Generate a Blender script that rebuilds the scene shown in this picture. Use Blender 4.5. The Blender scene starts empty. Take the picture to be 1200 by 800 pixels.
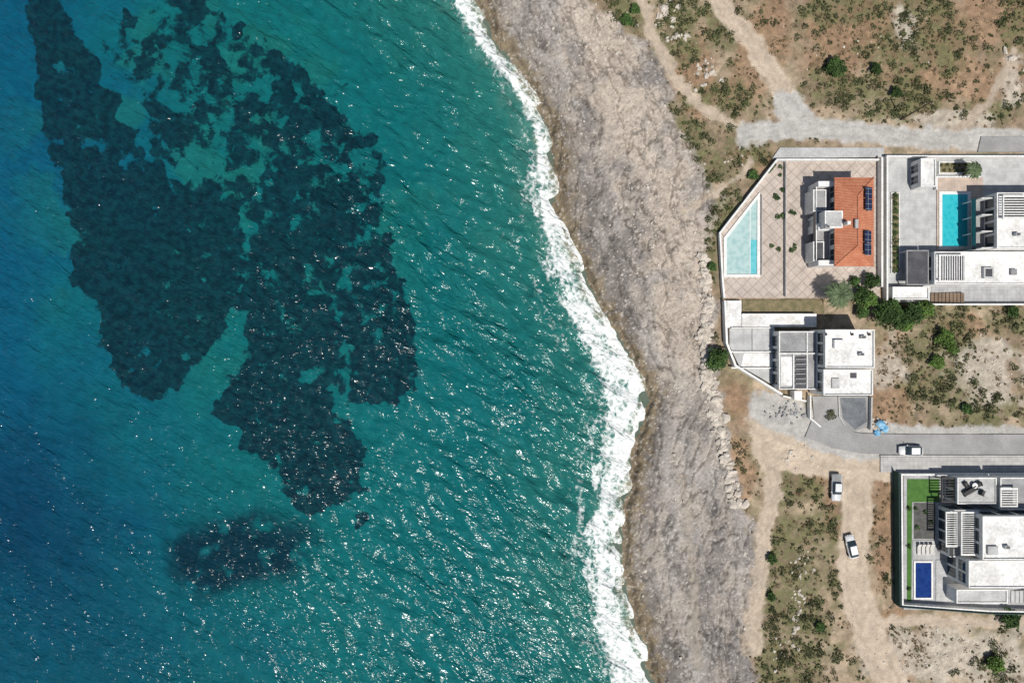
import bpy, bmesh, math, random
import numpy as np
from mathutils import Vector
random.seed(7); rng=np.random.default_rng(7)
S=0.16; H=128.0
scn=bpy.context.scene
def W(px,py,h=0.0):
    k=S*(H-h)/H
    return ((px-600)*k,(400-py)*k,h)
def lerp(a,b,t): return a+(b-a)*t
def sstep(a,b,x):
    t=np.clip((x-a)/(b-a),0,1); return t*t*(3-2*t)
_tabs=[rng.random((256,256)) for _ in range(12)]
def vn(x,y,s=0):
    T=_tabs[s%12]; xi=np.floor(x).astype(int); yi=np.floor(y).astype(int)
    fx=x-xi; fy=y-yi; fx=fx*fx*(3-2*fx); fy=fy*fy*(3-2*fy)
    a=T[xi&255,yi&255]; b=T[(xi+1)&255,yi&255]; c=T[xi&255,(yi+1)&255]; d=T[(xi+1)&255,(yi+1)&255]
    return (a*(1-fx)+b*fx)*(1-fy)+(c*(1-fx)+d*fx)*fy
def fbm(x,y,o=4,s=0):
    r=0;a=.5;t=0
    for i in range(o):
        ca,sa=math.cos(.6*i+.4),math.sin(.6*i+.4)
        r=r+a*vn((x*ca-y*sa)*2**i+17.3*i,(x*sa+y*ca)*2**i+9.1*i,s+i); t+=a; a*=.5
    return r/t
# ---------------------------------------------------------------- materials
def newmat(name):
    m=bpy.data.materials.new(name); m.use_nodes=True
    nt=m.node_tree; b=nt.nodes['Principled BSDF']; return m,nt,b
def N(nt,t,**k):
    n=nt.nodes.new(t)
    for a,v in k.items():
        if a in n.inputs.keys(): n.inputs[a].default_value=v
        else: setattr(n,a,v)
    return n
def objcoord(nt,scale=None,rot=0):
    tc=N(nt,'ShaderNodeTexCoord'); return tc.outputs['Object']
def geopos(nt,scale=None,rot=0):
    tc=N(nt,'ShaderNodeNewGeometry'); out=tc.outputs['Position']
    if rot:
        mp=N(nt,'ShaderNodeMapping'); mp.inputs['Rotation'].default_value=(0,0,rot)
        nt.links.new(out,mp.inputs[0]); out=mp.outputs[0]
    if scale:
        mp=N(nt,'ShaderNodeMapping'); mp.inputs['Scale'].default_value=scale
        nt.links.new(out,mp.inputs[0]); out=mp.outputs[0]
    return out
def mix(nt,fac,a,b,mode='MIX'):
    n=nt.nodes.new('ShaderNodeMix'); n.data_type='RGBA'; n.blend_type=mode
    for i,v in ((0,fac),(6,a),(7,b)):
        if isinstance(v,(int,float)): n.inputs[i].default_value=v
        elif isinstance(v,tuple): n.inputs[i].default_value=(*v[:3],1)
        else: nt.links.new(v,n.inputs[i])
    return n.outputs[2]
def math_(nt,op,a,b=None,c=None):
    n=nt.nodes.new('ShaderNodeMath'); n.operation=op
    for i,v in enumerate((a,b,c)):
        if v is None: continue
        if isinstance(v,(int,float)): n.inputs[i].default_value=v
        else: nt.links.new(v,n.inputs[i])
    return n.outputs[0]
def maprange(nt,v,a,b,c=0.,d=1.,smooth=True):
    n=nt.nodes.new('ShaderNodeMapRange'); n.interpolation_type='SMOOTHSTEP' if smooth else 'LINEAR'
    nt.links.new(v,n.inputs[0])
    for i,x in enumerate((a,b,c,d)): n.inputs[i+1].default_value=x
    return n.outputs[0]
def noise(nt,co,scale,detail=4,rough=.5,dist=0):
    n=N(nt,'ShaderNodeTexNoise'); n.inputs['Scale'].default_value=scale; n.inputs['Detail'].default_value=detail
    n.inputs['Roughness'].default_value=rough; n.inputs['Distortion'].default_value=dist
    nt.links.new(co,n.inputs['Vector']); return n.outputs['Fac']
def mottled(name,c1,c2,scale=.6,rough=.8,bump=.02,fine=6.0,metal=0,spec=.3):
    m,nt,b=newmat(name); co=geopos(nt)
    f=maprange(nt,noise(nt,co,scale,5,.65),.32,.68)
    col=mix(nt,f,c1,c2)
    f2=maprange(nt,noise(nt,co,fine,3,.6),.25,.75,.80,1.12)
    col=mix(nt,1.0,col,f2,'MULTIPLY')
    nt.links.new(col,b.inputs['Base Color']); b.inputs['Roughness'].default_value=rough
    b.inputs['Metallic'].default_value=metal; b.inputs['Specular IOR Level'].default_value=spec
    if bump:
        bp=N(nt,'ShaderNodeBump'); bp.inputs['Distance'].default_value=bump; bp.inputs['Strength'].default_value=.8
        nt.links.new(noise(nt,co,fine,3,.6),bp.inputs['Height']); nt.links.new(bp.outputs[0],b.inputs['Normal'])
    return m
def tiled(name,c1,c2,mortar,size=.6,rot=0,ms=.02,bw=1.0):
    m,nt,b=newmat(name); co=geopos(nt,None,rot)
    br=N(nt,'ShaderNodeTexBrick'); br.offset=0; br.squash=1
    br.inputs['Color1'].default_value=(*c1,1); br.inputs['Color2'].default_value=(*c2,1); br.inputs['Mortar'].default_value=(*mortar,1)
    br.inputs['Scale'].default_value=1/size; br.inputs['Mortar Size'].default_value=ms; br.inputs['Brick Width'].default_value=bw; br.inputs['Row Height'].default_value=1
    nt.links.new(co,br.inputs['Vector'])
    f=maprange(nt,noise(nt,geopos(nt),.5,6,.65),.3,.7,.78,1.1)
    nt.links.new(mix(nt,1.,br.outputs[0],f,'MULTIPLY'),b.inputs['Base Color']); b.inputs['Roughness'].default_value=.75
    return m
M={}
M['white']=mottled('white_plaster',(.78,.77,.74),(.66,.65,.62),.35,.8,.01,3)
M['white_roof']=mottled('white_roof_membrane',(.80,.79,.77),(.56,.55,.52),.28,.7,.01,2)
M['lgrey']=mottled('light_concrete',(.48,.48,.47),(.36,.36,.35),.3,.85,.01,4)
M['grey']=mottled('concrete',(.34,.34,.34),(.23,.23,.23),.4,.85,.02,4)
M['dgrey']=mottled('dark_concrete',(.10,.10,.11),(.06,.06,.065),.5,.8,.01,5)
M['black']=mottled('dark_metal',(.025,.025,.028),(.04,.04,.042),1,.5,0,5)
M['soil']=mottled('garden_soil',(.24,.19,.11),(.13,.12,.06),.8,.95,.05,4)
M['road']=mottled('sun_bleached_asphalt',(.33,.325,.315),(.25,.247,.24),.22,.9,.01,6)
M['asph']=mottled('fresh_asphalt',(.18,.19,.20),(.11,.12,.13),.5,.9,.01,6)
M['kerb']=mottled('kerb_concrete',(.48,.47,.45),(.38,.37,.35),.8,.85,.01,6)
M['pave']=tiled('pavement_slabs',(.42,.41,.39),(.36,.35,.335),(.28,.27,.26),.8,0,.03)
M['lawn']=mottled('artificial_lawn',(.075,.17,.035),(.05,.125,.026),1.0,.9,.03,7)
M['tileA']=tiled('patio_pavers',(.48,.41,.355),(.44,.375,.32),(.35,.28,.235),1.45,math.radians(45),.06)
M['tileB']=tiled('terrace_tiles',(.50,.40,.33),(.46,.37,.30),(.36,.29,.24),.6,0,.03)
M['tileC']=tiled('court_tiles',(.45,.45,.44),(.42,.42,.41),(.36,.36,.35),1.2,0,.02)
M['tileD']=tiled('grey_patio_tiles',(.38,.38,.38),(.34,.34,.34),(.24,.24,.24),.8,0,.03)
M['wood']=tiled('timber_decking',(.22,.15,.10),(.18,.125,.08),(.05,.035,.025),.3,0,.08,14)
M['gravel']=mottled('dark_gravel',(.12,.115,.11),(.07,.07,.065),1.2,.95,.05,9)
M['greenwall']=mottled('green_fence_mesh',(.03,.075,.06),(.02,.05,.045),1,.8,.01,8)
M['cushion']=mottled('cushion_fabric',(.6,.58,.54),(.52,.5,.47),2,.9,.01,9)
M['tarp']=mottled('blue_tarpaulin',(.05,.28,.50),(.30,.48,.60),1.5,.5,.08,3)
M['trunk']=mottled('bark',(.16,.11,.07),(.09,.065,.045),2,.9,.03,8)
def glassmat():
    m,nt,b=newmat('window_glass'); b.inputs['Base Color'].default_value=(.03,.045,.055,1); b.inputs['Roughness'].default_value=.06; b.inputs['Specular IOR Level'].default_value=.8; return m
M['glass']=glassmat()
def solar():
    m,nt,b=newmat('solar_cells'); co=geopos(nt)
    br=N(nt,'ShaderNodeTexBrick'); br.offset=0
    br.inputs['Color1'].default_value=(.012,.02,.05,1); br.inputs['Color2'].default_value=(.016,.025,.06,1); br.inputs['Mortar'].default_value=(.25,.27,.3,1)
    br.inputs['Scale'].default_value=1; br.inputs['Mortar Size'].default_value=.03; br.inputs['Brick Width'].default_value=.9;br.inputs['Row Height'].default_value=.9
    nt.links.new(co,br.inputs[0]); nt.links.new(br.outputs[0],b.inputs['Base Color']); b.inputs['Roughness'].default_value=.2; return m
M['solar']=solar()
def rooftile():
    m,nt,b=newmat('terracotta_roof_tiles'); co=geopos(nt)
    wv=N(nt,'ShaderNodeTexWave'); wv.bands_direction='Y'; wv.inputs['Scale'].default_value=1.1; wv.inputs['Distortion'].default_value=.3
    nt.links.new(co,wv.inputs[0])
    f=maprange(nt,noise(nt,co,.9,6,.65),.3,.7)
    c=mix(nt,f,(.46,.15,.075),(.56,.23,.125))
    f3=maprange(nt,noise(nt,co,7,2,.6),.3,.7,.75,1.15)
    c=mix(nt,1.,c,f3,'MULTIPLY')
    c=mix(nt,maprange(nt,wv.outputs['Fac'],0,.5,.35,0),c,(.24,.07,.035))
    nt.links.new(c,b.inputs['Base Color']); b.inputs['Roughness'].default_value=.85
    bp=N(nt,'ShaderNodeBump'); bp.inputs['Distance'].default_value=.06; nt.links.new(wv.outputs['Fac'],bp.inputs['Height']); nt.links.new(bp.outputs[0],b.inputs['Normal'])
    return m
M['roof']=rooftile()
def poolmat(name,c1,c2):
    m,nt,b=newmat(name); co=geopos(nt)
    v=N(nt,'ShaderNodeTexVoronoi'); v.feature='SMOOTH_F1'; v.inputs['Scale'].default_value=1.3
    nt.links.new(co,v.inputs['Vector'])
    f=maprange(nt,v.outputs['Distance'],.1,.6)  # caustic light pattern painted into the water colour
    nt.links.new(mix(nt,f,c1,c2),b.inputs['Base Color']); b.inputs['Roughness'].default_value=.08; b.inputs['IOR'].default_value=1.33
    bp=N(nt,'ShaderNodeBump'); bp.inputs['Distance'].default_value=.05; nt.links.new(noise(nt,co,1.5,3),bp.inputs['Height']); nt.links.new(bp.outputs[0],b.inputs['Normal'])
    return m
M['poolA1']=poolmat('pool_shallow_ledge_water',(.30,.45,.44),(.40,.53,.51))
M['poolA2']=poolmat('pool_water_pale',(.10,.42,.46),(.15,.48,.51))
M['poolB']=poolmat('pool_water_turquoise',(.02,.37,.44),(.04,.43,.49))
M['poolD']=poolmat('pool_water_deep_blue',(.006,.025,.13),(.01,.038,.17))
def leafmat(name,cols,tr=.15):
    m,nt,b=newmat(name); g=N(nt,'ShaderNodeNewGeometry')
    r=N(nt,'ShaderNodeValToRGB'); e=r.color_ramp.elements
    e[0].color=(*cols[0],1); e[1].color=(*cols[-1],1)
    for i,c in enumerate(cols[1:-1]): x=e.new((i+1)/(len(cols)-1)); x.color=(*c,1)
    nt.links.new(g.outputs['Random Per Island'],r.inputs[0])
    f=maprange(nt,noise(nt,geopos(nt),.35,3),.3,.7,.65,1.35)
    nt.links.new(mix(nt,1.,r.outputs[0],f,'MULTIPLY'),b.inputs['Base Color']); b.inputs['Roughness'].default_value=.7; b.inputs['Specular IOR Level'].default_value=.2
    return m
M['leaf']=leafmat('tree_leaves',[(.025,.055,.015),(.045,.085,.025),(.07,.12,.03)])
M['leafY']=leafmat('young_leaves',[(.06,.11,.02),(.09,.16,.035),(.13,.20,.05)])
M['scrub']=leafmat('scrub_leaves',[(.035,.05,.020),(.065,.08,.032),(.12,.11,.055),(.08,.10,.035)])
M['dry']=leafmat('dry_scrub_leaves',[(.15,.095,.05),(.21,.15,.085),(.27,.21,.13),(.12,.105,.055)])
M['palm']=leafmat('palm_leaves',[(.05,.085,.035),(.09,.13,.06),(.17,.20,.12)])
M['rock']=mottled('limestone_boulders',(.60,.54,.46),(.40,.355,.30),.8,.9,.05,3)
# ---------------------------------------------------------------- mesh helpers
def link(o,parent=None):
    scn.collection.objects.link(o)
    if parent: o.parent=parent
    return o
def np_mesh(name,V,F,mats,midx=None,smooth=False,parent=None):
    V=np.asarray(V,dtype=np.float32); F=np.asarray(F,dtype=np.int32); k=F.shape[1]
    me=bpy.data.meshes.new(name); me.vertices.add(len(V)); me.vertices.foreach_set('co',V.ravel())
    me.loops.add(F.size); me.loops.foreach_set('vertex_index',F.ravel())
    me.polygons.add(len(F)); me.polygons.foreach_set('loop_start',np.arange(0,F.size,k,dtype=np.int32))
    for m in (mats if isinstance(mats,list) else [mats]): me.materials.append(m)
    if midx is not None: me.polygons.foreach_set('material_index',np.asarray(midx,dtype=np.int32))
    me.polygons.foreach_set('use_smooth',np.full(len(F),smooth))
    me.update(calc_edges=True)
    return link(bpy.data.objects.new(name,me),parent)
def empty(name,loc=(0,0,0)):
    o=bpy.data.objects.new(name,None); o.location=loc; o.empty_display_size=.5; scn.collection.objects.link(o); return o
def prism(name,pts,z0,z1,mat,par=None,bev=.03):
    bm=bmesh.new(); vs=[bm.verts.new((x,y,z0)) for x,y in pts]
    f=bm.faces.new(vs); f.normal_update()
    if f.normal.z<0: f.normal_flip()
    r=bmesh.ops.extrude_face_region(bm,geom=[f])
    for v in r['geom']:
        if isinstance(v,bmesh.types.BMVert): v.co.z=z1
    bmesh.ops.recalc_face_normals(bm,faces=bm.faces)
    if bev and z1-z0>bev*3: bmesh.ops.bevel(bm,geom=[e for e in bm.edges],offset=bev,segments=1,affect='EDGES')
    me=bpy.data.meshes.new(name); bm.to_mesh(me); bm.free(); me.materials.append(M[mat])
    return link(bpy.data.objects.new(name,me),par)
def pbox(name,a,b,c,d,z0,z1,mat,par=None,bev=.03,ref=None):
    r=z1 if ref is None else ref
    x0,y0,_=W(a,b,r); x1,y1,_=W(c,d,r)
    x0,x1=min(x0,x1),max(x0,x1); y0,y1=min(y0,y1),max(y0,y1)
    return prism(name,[(x0,y0),(x1,y0),(x1,y1),(x0,y1)],z0,z1,mat,par,bev)
def mbox(name,x0,y0,x1,y1,z0,z1,mat,par=None,bev=.02):
    return prism(name,[(x0,y0),(x1,y0),(x1,y1),(x0,y1)],z0,z1,mat,par,bev)
def ppoly(name,pp,z0,z1,mat,par=None,bev=.03):
    return prism(name,[W(x,y,z1)[:2] for x,y in pp],z0,z1,mat,par,bev)
def wall(name,pp,z0,z1,th,mat,par=None,closed=False):
    P=[Vector(W(x,y,z1)[:2]) for x,y in pp]; n=len(P); L=[];R=[]
    for i in range(n):
        ds=[]
        if closed or i>0: ds.append((P[i]-P[i-1]).normalized())
        if closed or i<n-1: ds.append((P[(i+1)%n]-P[i]).normalized())
        t=sum(ds,Vector((0,0))).normalized(); nn=Vector((-t.y,t.x)); c=max(.4,nn.dot(Vector((-ds[0].y,ds[0].x))))
        L.append(P[i]+nn*th/2/c); R.append(P[i]-nn*th/2/c)
    V=[];F=[]
    for i in range(n): 
        for q,z in ((L[i],z0),(L[i],z1),(R[i],z1),(R[i],z0)): V.append((q.x,q.y,z))
    m=n if closed else n-1
    for i in range(m):
        a=4*i;b=4*((i+1)%n)
        for j in range(4): F.append((a+j,a+(j+1)%4,b+(j+1)%4,b+j))
    if not closed: F.append((0,1,2,3)); F.append((4*(n-1)+3,4*(n-1)+2,4*(n-1)+1,4*(n-1)))
    me=bpy.data.meshes.new(name); me.from_pydata(V,[],F); me.materials.append(M[mat])
    bm=bmesh.new(); bm.from_mesh(me); bmesh.ops.recalc_face_normals(bm,faces=bm.faces); bm.to_mesh(me); bm.free()
    return link(bpy.data.objects.new(name,me),par)
# ---------------------------------------------------------------- coast curves
def curve(pts):
    a=np.array(pts,float); return lambda y: np.interp(y,a[:,0],a[:,1])
xs_=curve([(-200,480),(0,562),(50,592),(100,626),(150,650),(200,655),(250,661),(300,682),(350,703),(400,733),(440,757),(470,765),(510,750),(560,744),(620,735),(670,735),(720,747),(770,764),(800,770),(1000,790)])
xf_=curve([(-200,440),(0,526),(55,557),(105,599),(160,624),(200,626),(270,630),(310,642),(370,664),(410,682),(450,698),(480,702),(530,697),(560,700),(620,692),(670,690),(720,694),(770,704),(800,710),(1000,734)])
xv_=curve([(-200,640),(0,688),(25,720),(50,762),(100,782),(150,796),(200,812),(230,842),(260,826),(300,826),(350,836),(400,836),(450,842),(500,850),(550,862),(590,872),(650,886),(700,886),(750,880),(800,880),(1000,900)])
def seg_dist(px,py,pts):
    d=np.full(px.shape,1e9)
    for (x0,y0),(x1,y1) in zip(pts[:-1],pts[1:]):
        dx,dy=x1-x0,y1-y0; t=np.clip(((px-x0)*dx+(py-y0)*dy)/(dx*dx+dy*dy),0,1)
        d=np.minimum(d,np.hypot(px-x0-t*dx,py-y0-t*dy))
    return d
def inside(px,py,poly):
    c=np.zeros(px.shape,bool); n=len(poly); j=n-1
    for i in range(n):
        xi,yi=poly[i]; xj,yj=poly[j]
        if yi!=yj:
            c^=((yi>py)!=(yj>py))&(px<(xj-xi)*(py-yi)/(yj-yi)+xi)
        j=i
    return c
def sdf(px,py,poly):
    d=seg_dist(px,py,list(poly)+[poly[0]]); return np.where(inside(px,py,poly),d,-d)
def axis(a,b,step,far):
    core=np.arange(a,b+step,step); L=[];x=a;s=step
    while x>-far: s*=1.35; x-=s; L.append(x)
    R=[];x=core[-1];s=step
    while x<far: s*=1.35; x+=s; R.append(x)
    return np.array(L[::-1]+list(core)+R)
def grid(xa,ya):
    X,Y=np.meshgrid(xa,ya); nx=len(xa);ny=len(ya)
    i=np.arange(nx*ny).reshape(ny,nx)
    F=np.stack([i[:-1,:-1],i[:-1,1:],i[1:,1:],i[1:,:-1]],-1).reshape(-1,4)
    return X.ravel(),Y.ravel(),F
ZW=-2.5
# ---------------------------------------------------------------- ground
TAN=np.array((.45,.37,.285)); GRAV=np.array((.36,.345,.32))
tracks=[([(835,-40),(850,15),(885,55),(905,85),(925,115),(935,140)],12,TAN),
 ([(745,-30),(765,40),(790,90),(830,130),(870,152),(900,158)],6,TAN),
 ([(875,158),(930,150),(1000,154),(1080,161),(1400,168)],12.5,GRAV*1.15),
 ([(925,125),(940,148)],19,GRAV*1.15),([(1120,152),(1160,120),(1190,60)],5,TAN*.9),
 ([(990,530),(1005,560),(1003,600),(1000,650),(1004,700),(1022,750),(1045,800),(1070,860)],18,TAN),
 ([(885,490),(905,540),(908,580),(895,620),(890,680),(880,760)],10,TAN*.95),
 ([(905,525),(960,535),(1050,540)],24,TAN*1.02),
 ([(895,478),(925,488),(955,505),(1000,518),(1400,522)],20,GRAV*1.1),
 ([(800,248),(845,222),(868,205),(880,190)],3,TAN),
 ([(1030,728),(1100,728),(1400,732)],6,TAN),
 ([(800,560),(812,660),(818,780)],4,np.array((.36,.315,.265)))]
GB=[(735,12,30,24),(800,40,26,40),(840,30,20,30),(850,118,34,22),(803,160,20,46),(838,190,26,22),(868,178,32,14),(850,245,20,26),(832,290,8,50),
 (930,575,30,34),(945,620,38,34),(920,660,32,40),(935,715,38,50),(930,775,48,34),(1075,366,60,22),(1105,400,44,36),(1100,450,40,34),(1150,480,40,20),
 (1055,115,50,26),(1045,60,46,36),(1000,15,60,18),(970,95,36,24),(1085,20,40,30),(1185,380,30,14),(1110,40,24,40),(1180,725,22,14),(1170,780,26,20),(1060,735,24,14),(935,520,14,5),(1165,130,36,12),(1190,30,16,26)]
RB=[(815,75,30,40),(870,95,30,30),(880,60,20,30),(893,185,22,16),(862,470,18,40),(870,545,14,34),(1045,470,30,60),(1040,600,16,60),(1035,660,14,50),(958,560,18,22),(1000,45,80,44),(1150,30,80,40),(1110,90,90,34),(1050,740,30,40),(1120,385,40,14),(975,600,10,30),(905,40,30,50)]
PB=[(1155,435,46,32),(1110,765,90,34),(1185,95,14,26),(800,255,34,40),(1040,430,20,30),(1110,140,50,8),(930,515,40,14),(1060,35,14,20)]
def blobs(px,py,L,s):
    w=np.zeros(px.shape); n=(fbm(px/22,py/22,4,s)-.5)*1.9
    for cx,cy,rx,ry in L:
        d=np.hypot((px-cx)/rx,(py-cy)/ry); w=np.maximum(w,sstep(1.35,.65,d+n))
    return w
def height(px,py):
    xs=xs_(py); xv=xv_(py); d=px-xs; t=np.clip(d/(xv-xs),-2,1)
    land=sstep(-.02,.05,t)*.9+sstep(0,1,t)*1.6
    return np.where(t<0,ZW+np.maximum(t*3.0,-5),ZW+land)
def ground_fn(X,Y):
    px=X/S+600; py=400-Y/S
    for _ in range(2):
        h=height(px,py); k=S*(H-np.clip(h,-3,0))/H; px=X/k+600; py=400-Y/k
    wob=(fbm(px/14,py/14,4,1)-.5)*18; px2=px+wob; 
    h=height(px2,py)
    xs=xs_(py); xv=xv_(py); t=(px2-xs)/(xv-xs)
    rock=sstep(1.06,.97,t+(fbm(px/20,py/20,3,5)-.5)*.22)
    u=px-xs; v=py
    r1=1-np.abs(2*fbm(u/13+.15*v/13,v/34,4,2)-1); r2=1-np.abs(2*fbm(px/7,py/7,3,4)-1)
    rough=fbm(px/2.6,py/2.6,3,6); mid=fbm(px/7,py/8,4,10)
    big=fbm(px/30,py/38,4,3)
    z=h+rock*((big-.5)*.7+(mid-.5)*.32+(rough-.5)*.16-np.clip(r1-.90,0,1)*3.4-np.clip(r2-.92,0,1)*1.6)*sstep(-.05,.12,t)
    z=np.where(rock<.5,np.minimum(z,-.02),z)-(1-rock)*(.06+.25*fbm(px/12,py/12,4,7)*sstep(1.,1.1,t))
    def C(a): return np.array(a)[None,:]
    w=lambda a:a[:,None]
    big2=sstep(.36,.64,fbm(px/34,py/60,5,8))
    rc=lerp(C((.205,.186,.172)),C((.325,.298,.270)),w(big2))
    rc=lerp(rc,C((.39,.335,.28)),w(sstep(.47,.66,fbm(px/14,py/26,5,9))*.5))
    sandy=sstep(60,15,np.abs(px-np.interp(py,[0,150,230,300,400,520],[690,745,782,800,806,815]))+(fbm(px/20,py/20,3,2)-.5)*90)*sstep(520,380,py)
    rc=lerp(rc,C((.46,.385,.31)),w(sandy*.7))
    edge=sstep(.40,.05,t+(fbm(px/15,py/15,3,10)-.5)*.25)
    rc=lerp(rc,rc*C((.72,.71,.69)),w(edge))
    wet=sstep(19,2,(px2-xs)+(fbm(px/7,py/7,3,3)-.5)*24)
    rc=lerp(rc,C((.19,.145,.085)),w(wet*.8))
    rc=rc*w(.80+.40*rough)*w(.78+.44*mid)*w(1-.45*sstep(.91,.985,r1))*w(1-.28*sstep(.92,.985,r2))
    spk=sstep(.68,.78,fbm(px/1.9,py/1.9,2,11)); rc=lerp(rc,C((.56,.52,.47)),w(spk*.55))
    spd=sstep(.32,.22,fbm(px/2.2,py/2.2,2,9)); rc=lerp(rc,C((.10,.088,.078)),w(spd*.5))
    n1=sstep(.35,.65,fbm(px/40,py/40,5,1)); n2=fbm(px/6,py/6,4,2); n3=fbm(px/2.5,py/2.5,3,3)
    sc=lerp(C((.34,.265,.185)),C((.255,.19,.13)),w(n1))
    sc=lerp(sc,C((.155,.14,.078)),w(sstep(.46,.64,fbm(px/15,py/15,4,6))*.6))
    rb=blobs(px,py,RB,4); sc=lerp(sc,C((.265,.165,.10)),w(rb*.7))
    gb=blobs(px,py,GB,5); sc=lerp(sc,C((.125,.122,.058)),w(gb*(.30+.6*sstep(.35,.55,n2))))
    pb=blobs(px,py,PB,6); sc=lerp(sc,C((.43,.385,.32)),w(pb*.75))
    sc=sc*w(.62+.76*n2)*w(.72+.56*n3)
    tw=np.zeros(px.shape)
    for pts,hw,col in tracks:
        d=seg_dist(px,py,pts)+(fbm(px/9,py/9,4,7)-.5)*13
        m=sstep(hw+3,hw-3,d); rut=1-.13*np.exp(-((np.abs(d)-hw*.45)/1.6)**2)
        cc=np.array(col)[None,:]*w((.74+.52*fbm(px/7,py/7,5,8))*rut*(.85+.3*n3))
        sc=lerp(sc,cc,w(m)); tw=np.maximum(tw,m)
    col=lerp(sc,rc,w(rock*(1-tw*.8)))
    col=np.where((t<-.05)[:,None],C((.10,.13,.10)),col)
    return z,np.clip(col,0.01,.8),dict(rock=rock,gb=gb,rb=rb,tw=tw,t=t,pb=pb)
xa=axis(-12,100,.2,3500); ya=axis(-67,67,.2,3500)
X,Y,F=grid(xa,ya); z,col,_=ground_fn(X,Y)
def groundmat():
    m,nt,b=newmat('coastal_ground')
    a=N(nt,'ShaderNodeAttribute',attribute_name='Col'); co=geopos(nt)
    f=maprange(nt,noise(nt,co,5.5,3,.7),.25,.75,.70,1.30,False)
    nt.links.new(mix(nt,1.,a.outputs['Color'],f,'MULTIPLY'),b.inputs['Base Color']); b.inputs['Roughness'].default_value=.92; b.inputs['Specular IOR Level'].default_value=.15
    bp=N(nt,'ShaderNodeBump'); bp.inputs['Distance'].default_value=.08; bp.inputs['Strength'].default_value=.9
    nt.links.new(noise(nt,co,2.6,4,.7),bp.inputs['Height']); nt.links.new(bp.outputs[0],b.inputs['Normal'])
    return m
g=np_mesh('ground',np.stack([X,Y,z],1),F,groundmat(),smooth=True)
ca=g.data.color_attributes.new('Col','FLOAT_COLOR','POINT'); ca.data.foreach_set('color',np.concatenate([col,np.ones((len(col),1))],1).astype(np.float32).ravel())
def gz(px,py):
    x,y,_=W(px,py,0); zz,_,_=ground_fn(np.array([x]),np.array([y])); return float(zz[0])
# ---------------------------------------------------------------- sea
P1=[(30,-40),(75,-40),(88,20),(112,60),(130,110),(165,150),(200,200),(245,215),(282,240),(298,310),(288,355),(264,392),(242,425),(205,462),(178,474),(150,464),(125,430),(108,375),(80,330),(74,290),(78,240),(52,190),(38,120),(32,60)]
P2=[(272,250),(290,205),(360,180),(420,195),(450,240),(468,275),(476,340),(492,400),(490,445),(462,484),(430,478),(400,468),(370,462),(310,460),(282,448),(274,395),(278,340)]
P3=[(248,448),(300,432),(370,442),(400,470),(438,545),(430,572),(400,586),(352,612),(328,596),(315,555),(290,530),(262,507),(244,477)]
P4=[(140,80),(195,-5),(255,-5),(290,35),(340,50),(376,92),(405,100),(402,146),(434,138),(448,185),(456,212),(445,250),(360,250),(280,260),(215,230),(175,180)]
P5=[(195,655),(228,618),(300,608),(362,628),(355,660),(290,688),(235,698)]
P6=[(70,-20),(215,-20),(220,90),(190,140),(130,110),(95,50)]
X,Y,F=grid(axis(-100,32,.24,3500),axis(-67,67,.24,3500))
k=S*(H-ZW)/H; px=X/k+600; py=400-Y/k
wx=px+(fbm(px/26,py/26,4,4)-.5)*36; wy=py+(fbm(px/26,py/26,4,6)-.5)*36
D=np.full(px.shape,.0)
for P,lo,sd in ((P1,.645,14),(P2,.60,15),(P3,.63,14),(P4,.53,16),(P6,.40,18)):
    s=sdf(wx,wy,P); D=np.maximum(D,lo*sstep(-sd,sd,s))
D=D+(fbm(px/40,py/40,3,8)-.5)*.22*sstep(0,.3,D)
for cx,cy,rx,ry,a_ in ((260,424,12,22,.34),(367,437,14,9,.3),(222,188,28,22,.2),(285,270,12,30,.10),(345,150,14,14,.12),(180,105,16,14,.14)): D=D-a_*np.exp(-(((wx-cx)/rx)**2+((wy-cy)/ry)**2))
for cx,cy,r in ((282,33,11),(420,607,12),(232,130,17),(410,180,16),(430,160,16),(150,30,14),(175,55,12),(225,12,24),(330,90,18),(385,120,20),(255,75,15)): D=np.maximum(D,.62*sstep(1.4,.5,np.hypot(wx-cx,wy-cy)/r))
D5=sstep(-24,16,sdf(wx,wy,P5))
xs=xs_(py); xf=xf_(py); d=xs-px
def C(a): return np.array(a)[None,:]
w=lambda a:a[:,None]
c=lerp(C((.002,.068,.124)),C((.0035,.104,.109)),w(sstep(-40,340,px+(fbm(px/90,py/90,4,2)-.5)*260)))
c=lerp(c,C((.002,.056,.088)),w(sstep(380,820,py+(fbm(px/90,py/90,3,5)-.5)*160)*sstep(420,100,px)*.85))
c=lerp(c,C((.008,.116,.101)),w(sstep(.44,.62,fbm(px/45,py/45,4,9))*.6*sstep(330,150,np.hypot(px-270,py-200))))
c=lerp(c,C((.018,.132,.110)),w(sstep(210,20,d+(fbm(px/30,py/40,4,3)-.5)*90)*.8))
c=lerp(c,C((.065,.185,.15)),w(sstep(64,8,d+(fbm(px/14,py/14,4,3)-.5)*48)*.8))
c=lerp(c,C((.24,.215,.14)),w(sstep(28,1,d+(fbm(px/9,py/9,4,5)-.5)*28)))
deep=np.clip(sstep(1.8,.1,np.hypot((px-5)/115,(py-600)/100)+(fbm(px/45,py/45,4,4)-.5)*1.1),0,1)
c=lerp(c,C((.0015,.032,.072)),w(deep*.85))
c=lerp(c,C((.0018,.020,.034)),w(D5*.95*sstep(.22,.50,fbm(px/16,py/16,4,7))))
c=c*w(.80+.40*fbm(px/8,py/8,4,8))
tt=(px-xf)/(xs-xf)
amp=.95+.6*(fbm(px*0+3,py/26,3,2)-.5)
fo=np.exp(-((tt-.40)/.38)**2)*.68*amp+.20*np.exp(-((tt-.26-.25*(fbm(px*0+8,py/22,3,6)-.5))/.10)**2)
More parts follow.
